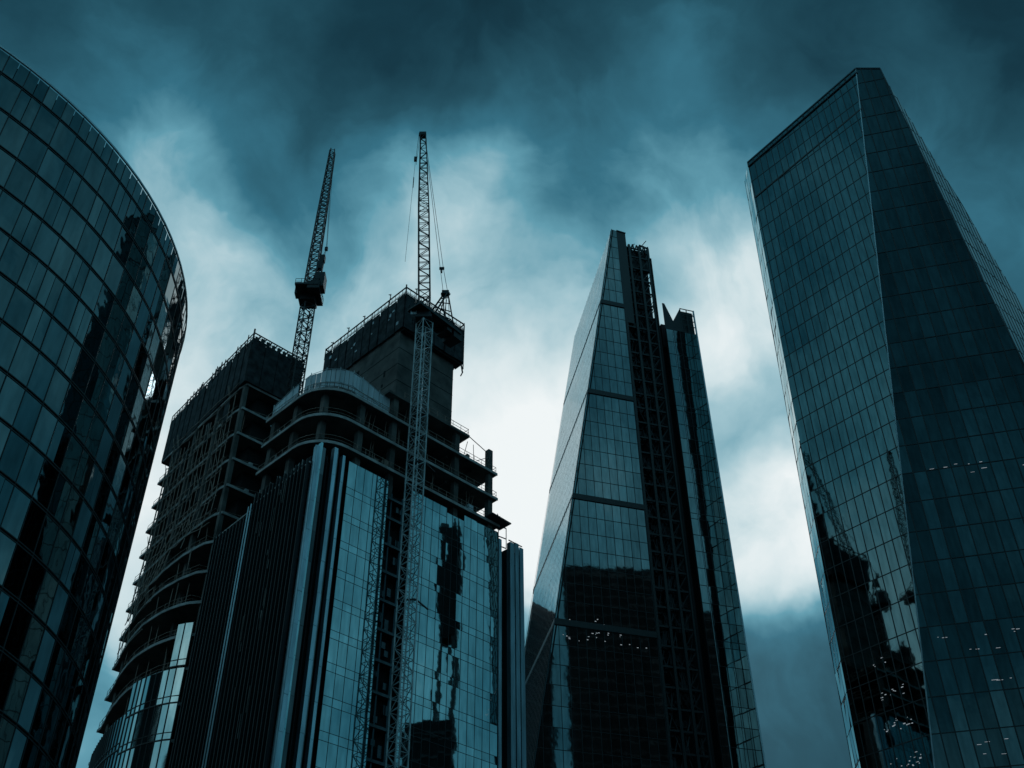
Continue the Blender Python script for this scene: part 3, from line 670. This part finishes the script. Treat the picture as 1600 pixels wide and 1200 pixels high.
c = thing('tower_crane', (-33.15, 126.75, 0), 'farther luffing tower crane in front of the netted slab tower', 'crane', 'luffing tower cranes')
X0 = V((-33.15, 126.75, 0))
for k in range(15):
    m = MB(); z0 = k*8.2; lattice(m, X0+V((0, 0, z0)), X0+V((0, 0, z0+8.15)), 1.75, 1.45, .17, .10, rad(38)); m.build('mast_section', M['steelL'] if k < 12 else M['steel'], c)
T0 = X0+V((0, 0, 124.6))
m = MB(); m.box(T0, V((1.2, 0, 0)), V((0, 1.2, 0)), V((0, 0, 1.1))); m.build('slewing_ring', M['steel'], c)
m = MB(); m.box(T0+V((.1, -.8, .3)), V((1.9, 0, 0)), V((0, 2.6, 0)), V((0, 0, .2))); rail(m, [T0+V((-1.8, -3.2, .4)), T0+V((2, -3.2, .4)), T0+V((2, 1.6, .4))], 1.1, 1, .06)
m.build('machinery_deck', M['steel'], c)
m = MB(); m.box(T0+V((2.0, -2.0, 1.7)), V((.75, 0, 0)), V((0, 1.0, 0)), V((0, 0, 1.55))); m.box(T0+V((1.2, -2.6, .2)), V((1.0, 0, 0)), V((0, .7, 0)), V((0, 0, .8))); m.build('counterweight', M['steel'], c)
m = MB(); m.box(T0+V((-1.75, -.6, 1.4)), V((.45, 0, 0)), V((0, .7, 0)), V((0, 0, 1.25))); m.box(T0+V((-.6, -1.6, .9)), V((.6, 0, 0)), V((0, .5, 0)), V((0, 0, .6))); cb = m.build('cab', M['steel'], c)
m = MB(); m.box(T0+V((-1.8, -1.32, 1.6)), V((.34, 0, 0)), V((0, .02, 0)), V((0, 0, .7))); m.build('cab_window', M['glassL'], cb, c)
J0 = T0+V((-.15, 0, 1.2)); J1 = V((-35.3, 135.1, 173.2))
m = MB(); lattice(m, J0, J0+(J1-J0)*.5, 1.7, 1.4, .17, .10, 0, 1.45); lattice(m, J0+(J1-J0)*.5, J1, 1.45, 1.3, .15, .09, 0, .95)
m.beam(J1+V((-.45, 0, 0)), J1+V((-.4, 0, 1.2)), .18); m.beam(J1+V((.4, 0, 0)), J1+V((.35, 0, .9)), .18); m.build('jib', M['steel'], c)
AF = T0+V((1.65, -1.6, 7.6))
m = MB()
for s in (-1, 1): m.beam(T0+V((s*.7+.6, -.2, .6)), AF+V((s*.25, 0, 0)), .24); m.beam(T0+V((s*.6+1.4, -3.0, .6)), AF+V((s*.25, 0, 0)), .18)
for t in (.2, .4, .6, .8): m.beam((T0+V((-.1, -.2, .6)))*(1-t)+AF*t, (T0+V((2.0, -3, .6)))*(1-t)+AF*t, .16)
m.box(AF+V((0, 0, .1)), V((.42, 0, 0)), V((0, .4, 0)), V((0, 0, .7))); m.box(AF+V((-.2, 0, -1.5)), V((.4, 0, 0)), V((0, .4, 0)), V((0, 0, .9)))
m.build('a_frame', M['steel'], c)
PB = AF+V((.12, 1.0, 3.6))
m = MB(); rope(m, [AF+V((-.1, 0, .5)), PB, J1+V((.3, 0, -4))], .07); rope(m, [AF+V((.15, 0, .5)), PB+V((.1, 0, 0)), J1+V((.4, 0, -1.5))], .05); m.box(PB, V((.25, 0, 0)), V((0, .2, 0)), V((0, 0, .35))); m.build('luffing_rope', M['rope'], c)

# ------------------------------------------------------------------ C: the wedge skyscraper
w = thing('wedge_skyscraper', (29.41, 202.88, 0), 'wedge shaped glass skyscraper with a slanted pale face and an open dark lattice shaft', 'skyscraper')
CV = V((29.41, 202.879, 216.3)); ch = az(72.9); hb = az(-10.8)
FC = Wall(CV, ch, (29.41, 202.879, 0))
apex = (-1.7, 224.3); bot_s = -27.3-(72.1)*(25.6/152.2)
# horizontal zs in image sit at these heights
bands = [226.9-31.0*i for i in range(8)]  # 226.9,195.9,164.9,133.9,102.9...
zc = [0.]
for zb in sorted(bands):
    if zb < 0: continue
    zc += [zb-1.3] if zb-1.3 > 0 else []
    for i in range(7):
        q = zb+.2+i*(29.5/7)
        if q < 230: zc.append(q)
zc = sorted(set(round(x, 3) for x in zc if x >= 0))
left_edge = lambda z: -1.7+(z-224.3)*(25.6/152.2)
polyL = [(left_edge(0), 0), (-.15, 0), (-.15, 224.2), (-1.7, 224.3)]
colsC = [-.15-1.93*i for i in range(22)][::-1]
zbands = [z for z in zc if z < 224]+[224.3]
band_rows = [zb for zb in bands if 0 < zb < 224]
FC.glaze(w, polyL, colsC, zbands, M['glassC'], .03, .0010, 'glazing_band', 1)
g = FC.grid(w, polyL, colsC, zbands, M['frame'], .09, .12, .11)
for zb in band_rows:
    m = MB(); s0 = left_edge(zb)-.1; m.beam(FC.P(s0, zb-.55, .1), FC.P(-.15, zb-.55, .1), .3, 1.35, V((0, 0, 1))); m.build('module_band', M['frame'], w)
FC.back(w, polyL, M['core'])
# slanted face
P0 = FC.P(*apex); Pb = FC.P(left_edge(0), 0)
FSl = Wall(P0, hb, Pb, CAM)
polyS = [FSl.st(P0), FSl.st(Pb), FSl.st(Pb+hb*40), FSl.st(P0+hb*40)]
polyS = [(0, 224.3), (FSl.st(Pb)[0], 0), (FSl.st(Pb)[0]+40, 0), (44.5, 224.3)]
sb = FSl.st(Pb)[0]
colsS = frange(min(0, sb)-2, max(0, sb)+46, 1.93)
FSl.glaze(w, polyS, colsS, zbands, M['glassCS'], .05, .0015, 'slanted_glazing', 7)
FSl.grid(w, polyS, [], zbands, M['frame2'], .04, .03, .10, 'mullion_grid')
m = MB()
for k in range(0, 24):
    s = k*1.93; m.beam(FSl.P(s, 224.2, .0), FSl.P(sb+s, 0, .0), .13, .05, FSl.n)
m.build('slope_mullion', M['frame2'], w)
for zb in band_rows:
    m = MB(); t = (224.3-zb)/224.3; m.beam(FSl.P(sb*t, zb-.55, 0), FSl.P(44+sb*t, zb-.55, 0), .08, 1.3, V((0, 0, 1))); m.build('module_band', M['frame'], w)
FSl.back(w, polyS, M['core'])
m = MB(); m.beam(P0+FC.n*.1, Pb+FC.n*.1, .14); m.build('corner_trim', M['frame2'], w)
# open lattice shaft
def CP(s, z, off=0): return FC.P(s, z, off)
m = MB(); m.box(CP(5, 110, -5.2), ch*5.4, FC.n*.3, V((0, 0, 109.5))); m.build('shaft_wall', M['core'], w)
for s in (.35, 3.25, 6.1, 8.8):
    m = MB(); m.beam(CP(s, 0, -.3), CP(s, 220 if s > 1 else 223, -.3), .42, .6, ch); m.build('shaft_column', M['frame'], w)
m = MB()
for i, z in enumerate(frange(3, 219, 4.43)):
    for (s0, s1) in ((.35, 3.25), (3.25, 6.1), (6.1, 8.8)):
        m.beam(CP(s0, z, -.5), CP(s1, z, -.5), .3, .45)
        if s0 < 1:
            m.beam(CP(s0, z, -3.2), CP(s1, z, -3.2), .35); m.beam(CP(s0+.2, z, -.5), CP(s0+.2, z, -3.2), .3); m.beam(CP(s1-.2, z, -.5), CP(s1-.2, z, -3.2), .3)
            m.beam(CP(1.0, z+1.2, -2), CP(2.6, z+1.2, -2), .5, .2)
        elif s0 > 5:
            m.beam(CP(s0, z, -.6), CP(s1, z+4.43, -.6), .2); m.beam(CP(s0, z+2.2, -1.5), CP(s1, z+random.uniform(-1, 2), -1.5), .3)
        else: m.beam(CP(s0, z, -2.6), CP(s1, z+4.43*(1 if i % 2 else -1), -2.6), .22)
m.build('shaft_beam', M['finD'], w)
for i, z in enumerate(frange(3, 217, 4.43)):
    m = MB()
    for k in range(11): s = random.uniform(.8, 8.4); m.box(CP(s, z+random.uniform(.5, 3), -2.4), ch*random.uniform(.15, .9), FC.n*.3, V((0, 0, random.uniform(.1, .9)))); m.beam(CP(s, z, -1.5), CP(s+random.uniform(-2, 2), z+4, -1.5), .14)
    m.build('shaft_equipment', M['finD'], w)
m = MB()
m.quad(CP(-.15, 190, -.05), CP(2.4, 190, -.05), CP(2.4, 224.0, -.05), CP(-.15, 224.3, -.05)); 
m.box(CP(1.1, 218.5, -1.2), ch*1.25, FC.n*.9, V((0, 0, 5.6)))
m.box(CP(6.6, 216.2, -2.4), ch*3.0, FC.n*.8, V((0, 0, 3.4)))
for s in (4.0, 5.2, 6.2): m.beam(CP(s, 219, -1), CP(s+.7, 221.2, -1), .3); m.beam(CP(s+.7, 221.2, -1), CP(s+1.2, 219, -1), .3)
for (s0, s1) in ((6.4, 7.6), (7.6, 8.9)): m.beam(CP(s0, 220.6, -.3), CP((s0+s1)/2, 217.5, -.3), .35); m.beam(CP((s0+s1)/2, 217.5, -.3), CP(s1, 220.6, -.3), .35)
m.beam(CP(6.3, 220.6, -.3), CP(9.0, 220.0, -.3), .4); m.beam(CP(-.2, 224.3, 0), CP(2.5, 224.0, 0), .3)
m.build('crown', M['frame'], w)
# recess pillar and right glass strip
m = MB(); m.box(CP(10.0, 97, -4), ch*1.3, FC.n*.4, V((0, 0, 97))); m.beam(CP(9.2, 0, -.2), CP(9.2, 216, -.2), .5, .5, ch); m.build('recess_wall', M['core'], w)
m = MB(); m.box(CP(10.4, 98.5, -6), ch*.9, FC.n*2, V((0, 0, 98.5))); m.build('recess_pillar', M['core'], w)
polyR = [(11.15, 0), (20.4, 0), (19.9, 190.5), (11.15, 190.5)]
colsR = [11.15, 13.2, 15.0, 16.8, 18.5, 20.4]
zr = [z for z in zbands if z < 188]+[190.5]
FC.glaze(w, polyR, colsR, zr, M['glassC'], .03, .0015, 'end_glazing', 3)
FC.grid(w, polyR, colsR, zr, M['frame'], .09, .12, .11)
FC.back(w, polyR, M['core'])
m = MB(); m.quad(CP(12.9, 0, .12), CP(13.0, 0, .12), CP(13.0, 190, .12), CP(12.9, 190, .12)); m.beam(CP(20.4, 0, 0), CP(19.9, 199, 0), .3); m.build('corner_trim', M['edge'], w)
m = MB()
m.quad(CP(10.9, 190.6, 0), CP(13.5, 190.6, 0), CP(13.5, 193.8, 0), CP(11.6, 199.6, 0), CP(10.9, 199.6, 0))
m.quad(CP(13.5, 190.6, -.1), CP(16.0, 190.6, -.1), CP(16.0, 199, -.1), CP(13.5, 193.8, -.1))
m.quad(CP(16.0, 190.6, -2), CP(19.7, 190.6, -2), CP(19.7, 197.5, -2), CP(16.0, 197.5, -2))
m.quad(CP(16, 190.6, -.6), CP(19.7, 190.6, -.6), CP(19.7, 198.6, -.6), CP(16, 198.6, -.6))
for z in (193, 195, 197, 199): m.beam(CP(16, z, -.1), CP(19.8, z, -.1), .18)
for s in (16, 17.8, 19.8): m.beam(CP(s, 190.5, -.1), CP(s, 199, -.1), .22)
m.beam(CP(16, 191, -.1), CP(19.8, 198, -.1), .18)
m.box(CP(15.4, 190, -3.2), ch*4.4, FC.n*1, V((0, 0, 4)))
m.build('crown', M['frame'], w)
# body behind the faces
def CB(s, d): p = CP(s, 0); return V((p.x, p.y, 0))+hb*d
m = MB(); m.prism([CB(-1.2, 6)[:2], CB(19.6, 6)[:2], CB(19.6, 40)[:2], CB(-1.2, 40)[:2]], 0, 189)
k = len(m.v); pb = [CP(left_edge(0)+1, 0)+hb*2, CP(-1, 0)+hb*2, CP(-.9, 220)+hb*2, CP(-1.3, 220)+hb*2]; pt_ = [p+hb*38 for p in pb]
m.quad(*pb); m.quad(*pt_[::-1])
for i in range(4): m.quad(pb[i], pt_[i], pt_[(i+1) % 4], pb[(i+1) % 4])
m.build('rear_block', M['core'], w)
# a few lit offices
for k in range(26):
    m = MB(); s = random.uniform(-21, -10) if k < 20 else random.uniform(-9, -2); m.box(CP(s, random.choice((103.4, 101.3, 99.4))+random.gauss(0, .35), .06), ch*random.uniform(.05, .20), FC.n*.02, V((0, 0, random.uniform(.03, .08)))); m.build('office_light', M['lampw'], w)
w.scale = (.8, .8, .8); w.location = (23.53, 162.3, 0)

# ------------------------------------------------------------------ S: the faceted skyscraper
s_ = thing('faceted_skyscraper', (60, 145, 0), 'tall faceted dark glass skyscraper with a pointed top at the right edge of the photo', 'skyscraper')
L0 = V((52.052, 151.296, 189.031)); Lb = V((47.423, 151.816, 0)); A0 = V((71.2, 129.625, 192.126)); Ab = V((50.138, 148.732, 0))
T0 = V((75.623, 128.66, 190.644)); Tb = V((93.636, 138.179, 0))
WL = Wall(L0, az(-41.36), Lb); WRt = Wall(A0, az(-76.36), Tb)
zS = [0.]+[x for x in (192.5-5.0*i for i in range(38, -1, -1)) if x > 1.5]
pL = [WL.st(q) for q in (Lb, Ab, A0, L0)]
cL = frange(min(p[0] for p in pL)-.1, max(p[0] for p in pL)+.2, 1.52)
WL.glaze(s_, pL, cL, zS, M['glassS'], .03, .0022, 'glazing_band')
WL.grid(s_, pL, cL, zS, M['frame'], .12, .12, .13)
WL.back(s_, pL, M['core'])
pR = [WRt.st(q) for q in (Ab, Tb, T0, A0)]
cR = frange(min(p[0] for p in pR)-.1, max(p[0] for p in pR)+.2, 1.9)
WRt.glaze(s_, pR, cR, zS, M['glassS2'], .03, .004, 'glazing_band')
WRt.grid(s_, pR, cR, zS, M['frame'], .16, .14, .13)
WRt.back(s_, pR, M['core'])
# third, foreshortened face
G1 = V((79.05, 131.19, 179.07)); G2 = V((86.63, 136.96, 158.6)); G3 = V((92.06, 140.8, 134.4)); Gb = ext(G2, G3, 0)
WT = Wall(T0, az(50), Tb)
pT = [WT.st(q) for q in (Tb, Gb, G2, G1, T0)]
cT = frange(min(p[0] for p in pT)-.1, max(p[0] for p in pT)+.2, 1.3)
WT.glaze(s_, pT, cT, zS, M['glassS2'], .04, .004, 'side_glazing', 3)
WT.grid(s_, pT, cT, zS, M['frame'], .08, .1, .10)
WT.back(s_, pT, M['core'])
# chamfer at the left silhouette
R0 = V((52.45, 157.0, 189.6)); Rb = V((47.9, 157.0, 0))
WCh = Wall(L0, az(3.5), Rb); pC = [WCh.st(q) for q in (Lb, Rb, R0, L0)]
cC = frange(min(p[0] for p in pC)-.1, max(p[0] for p in pC)+.2, 1.9)
zCh = zS
WCh.glaze(s_, pC, cC, zCh, M['glassA'], .08, .012, 'corner_glazing', 1)
WCh.grid(s_, pC, cC, zCh, M['frame'], .12, .05, .35)
WCh.back(s_, pC, M['core'])
m = MB()
m.beam(A0+V((0, -.03, 0)), Ab+V((0, -.03, 0)), .15); m.build('fold_trim', M['edge'], s_)
m = MB(); m.beam(T0, Tb, .2); m.beam(R0, Rb, .12); m.build('corner_trim', M['frame2'], s_)
m = MB(); m.beam(L0, A0, .3); m.beam(A0, T0, .3)
for i in range(22):
    p = L0+(A0-L0)*(i/21); m.beam(p-V((0, 0, 1.6)), p+V((0, 0, .1)), .2)
m.beam(L0-V((0, 0, 1.5))+WL.n*.2, A0-V((0, 0, 1.5))+WL.n*.2, .2); m.build('parapet', M['frame2'], s_)
m = MB(); m.beam(WL.P(WL.st(L0)[0], 177.2, .12), WL.P(WL.st(L0)[0]-27.5, 180.0, .03), .05, .35, V((0, 0, 1))); m.build('plant_louvre', M['frame'], s_)
# solid behind
m = MB(); IN = V((74, 158, 0))
def ins(p, k=.03): return V((p.x+(IN.x-p.x)*k, p.y+(IN.y-p.y)*k, p.z))
ring_b = [ins(x) for x in (Lb, Ab, Tb, Gb, V((112, 172, 0)), V((60, 178, 0)), Rb)]
ring_t = [ins(x) for x in (L0, A0, T0, G1, V((82, 150, 160)), V((62, 168, 180)), R0)]
for i in range(7): m.quad(ring_b[i], ring_b[(i+1) % 7], ring_t[(i+1) % 7], ring_t[i])
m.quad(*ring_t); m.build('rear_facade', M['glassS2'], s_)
# ceiling light rows seen through the right face
for (zr_, n, s0) in ((97.6, 26, 4), (96.4, 8, 4), (70.6, 28, 2), (68.6, 8, 3), (64, 6, 2), (55.8, 18, 2), (54.2, 6, 3)):
    x0 = WRt.st(ext(Ab, A0, zr_))[0]; sg = -1 if WRt.st(Tb)[0] < x0 else 1
    for k in range(n):
        m = MB(); s = x0+sg*(s0+random.uniform(0, 30)); m.box(WRt.P(s, zr_+random.gauss(0, .15), .05), WRt.h*random.uniform(.08, .45), WRt.n*.02, V((0, 0, random.uniform(.015, .04)))); m.build('ceiling_light', M['lampw'], s_)
for k in range(80):
    m = MB()
    z = random.uniform(38, 68); x0 = WL.st(ext(Ab, A0, z))[0]; x1 = WL.st(ext(Lb, L0, z))[0]; t = random.uniform(.15, .6)
    z = round(z/5)*5+random.gauss(0, .5); m.box(WL.P(x0+(x1-x0)*t, z, .05), WL.h*random.uniform(.04, .20), WL.n*.02, V((0, 0, random.uniform(.02, .06)))); m.build('office_light', M['lampw'], s_)

# ------------------------------------------------------------------ unseen buildings added so the mirror fronts have dark reflections
def block(name, label, pts, h, steps=(), mat='core'):
    c_ = sum((V((p[0], p[1], 0)) for p in pts), V((0, 0, 0)))/len(pts)
    t = thing(name, (c_.x, c_.y, 0), label, 'office block')
    m = MB(); m.prism(pts, 0, h); m.build('wall', M[mat], t)
    m = MB()
    for z in frange(6, h-3, 4.2):
        for p, q in zip(pts, pts[1:]+pts[:1]): m.beam(V((*p, z)), V((*q, z)), .3, .5, (0, 0, 1))
    m.build('floor_band', M['frame'], t)
    m = MB()
    for (p, w_, hh) in steps: m.box(V((p[0], p[1], h+hh/2)), V((w_, 0, 0)), V((0, w_, 0)), V((0, 0, hh/2)))
    m.build('roof_plant', M['finD'], t)
    return t
E_ = az(140, 16)
def row(p, q): return [p, q, (q[0]+E_.x, q[1]+E_.y), (p[0]+E_.x, p[1]+E_.y)]
block('reflected_block', 'dark block added outside the frame to be mirrored at the foot of the slanted face edge', row((96, -19), (123.5, -4.2)), 178)
block('reflected_block', 'dark flat topped block added outside the frame to be mirrored in the middle of the wedge front', row((128.8, -1.3), (160.5, 15.6)), 207, ())
block('reflected_block', 'dark block added outside the frame to be mirrored in the narrow right strip of the wedge tower', row((165.5, 18.2), (205, 39)), 191, ())
block('reflected_block', 'dark low block added under the slim tower outside the frame for its reflection', [(121, 110.5), (130, 110.5), (130, 122.6), (121, 122.6)], 107, (((122, 118), .5, 23.2), ((126.5, 118), .5, 23.2), ((122, 122), .5, 23.2), ((126.5, 122), .5, 23.2)))  # steps are bare legs up to the slim tower, added for the reflection
t = thing('reflected_tower', (124, 120.4, 130), 'slim dark tower added outside the frame to be mirrored in the blue glass beside the crane mast', 'tower')  # unseen tower added for the dark strip mirrored in the glass
m = MB(); m.box((124.2, 120.4, 146.5), (3, 0, 0), (0, 2.9, 0), (0, 0, 16.5)); m.build('wall', M['core'], t)
m = MB(); m.box((124, 119, 164), (1.5, 0, 0), (0, 1.2, 0), (0, 0, 1.2)); m.box((123, 122.5, 164.5), (.4, 0, 0), (0, .4, 0), (0, 0, 2)); m.build('roof_plant', M['finD'], t)
t = thing('reflected_stepped_tower', (-172, 118, 0), 'dark stepped tower added unseen behind the round tower to shape the reflection in the faceted one', 'tower')  # added out of sight; its steps trace the edge of the dark reflection
for (y0, y1, h) in ((116.5, 138, 289), (112.6, 116.5, 256), (109.6, 112.6, 240), (106.2, 109.6, 224), (101, 106.2, 212), (95.6, 101, 194), (89.2, 95.6, 178), (86, 89.2, 120)):
    m = MB(); m.prism([(-160, y0), (-160, y1), (-185, y1), (-185, y0)], 0, h); m.box((-161, (y0+y1)/2+random.uniform(-.5, .5), h+.8), (.8, 0, 0), (0, .5, 0), (0, 0, .8)); m.build('tower_stage', M['core'], t)
block('reflected_north_block', 'dark block added unseen behind the unfinished tower to be mirrored in the slanted face', [(-34, 262), (2, 262), (2, 286), (-34, 286)], 146, ())  # unseen, added to darken the foot of the slanted face by reflection
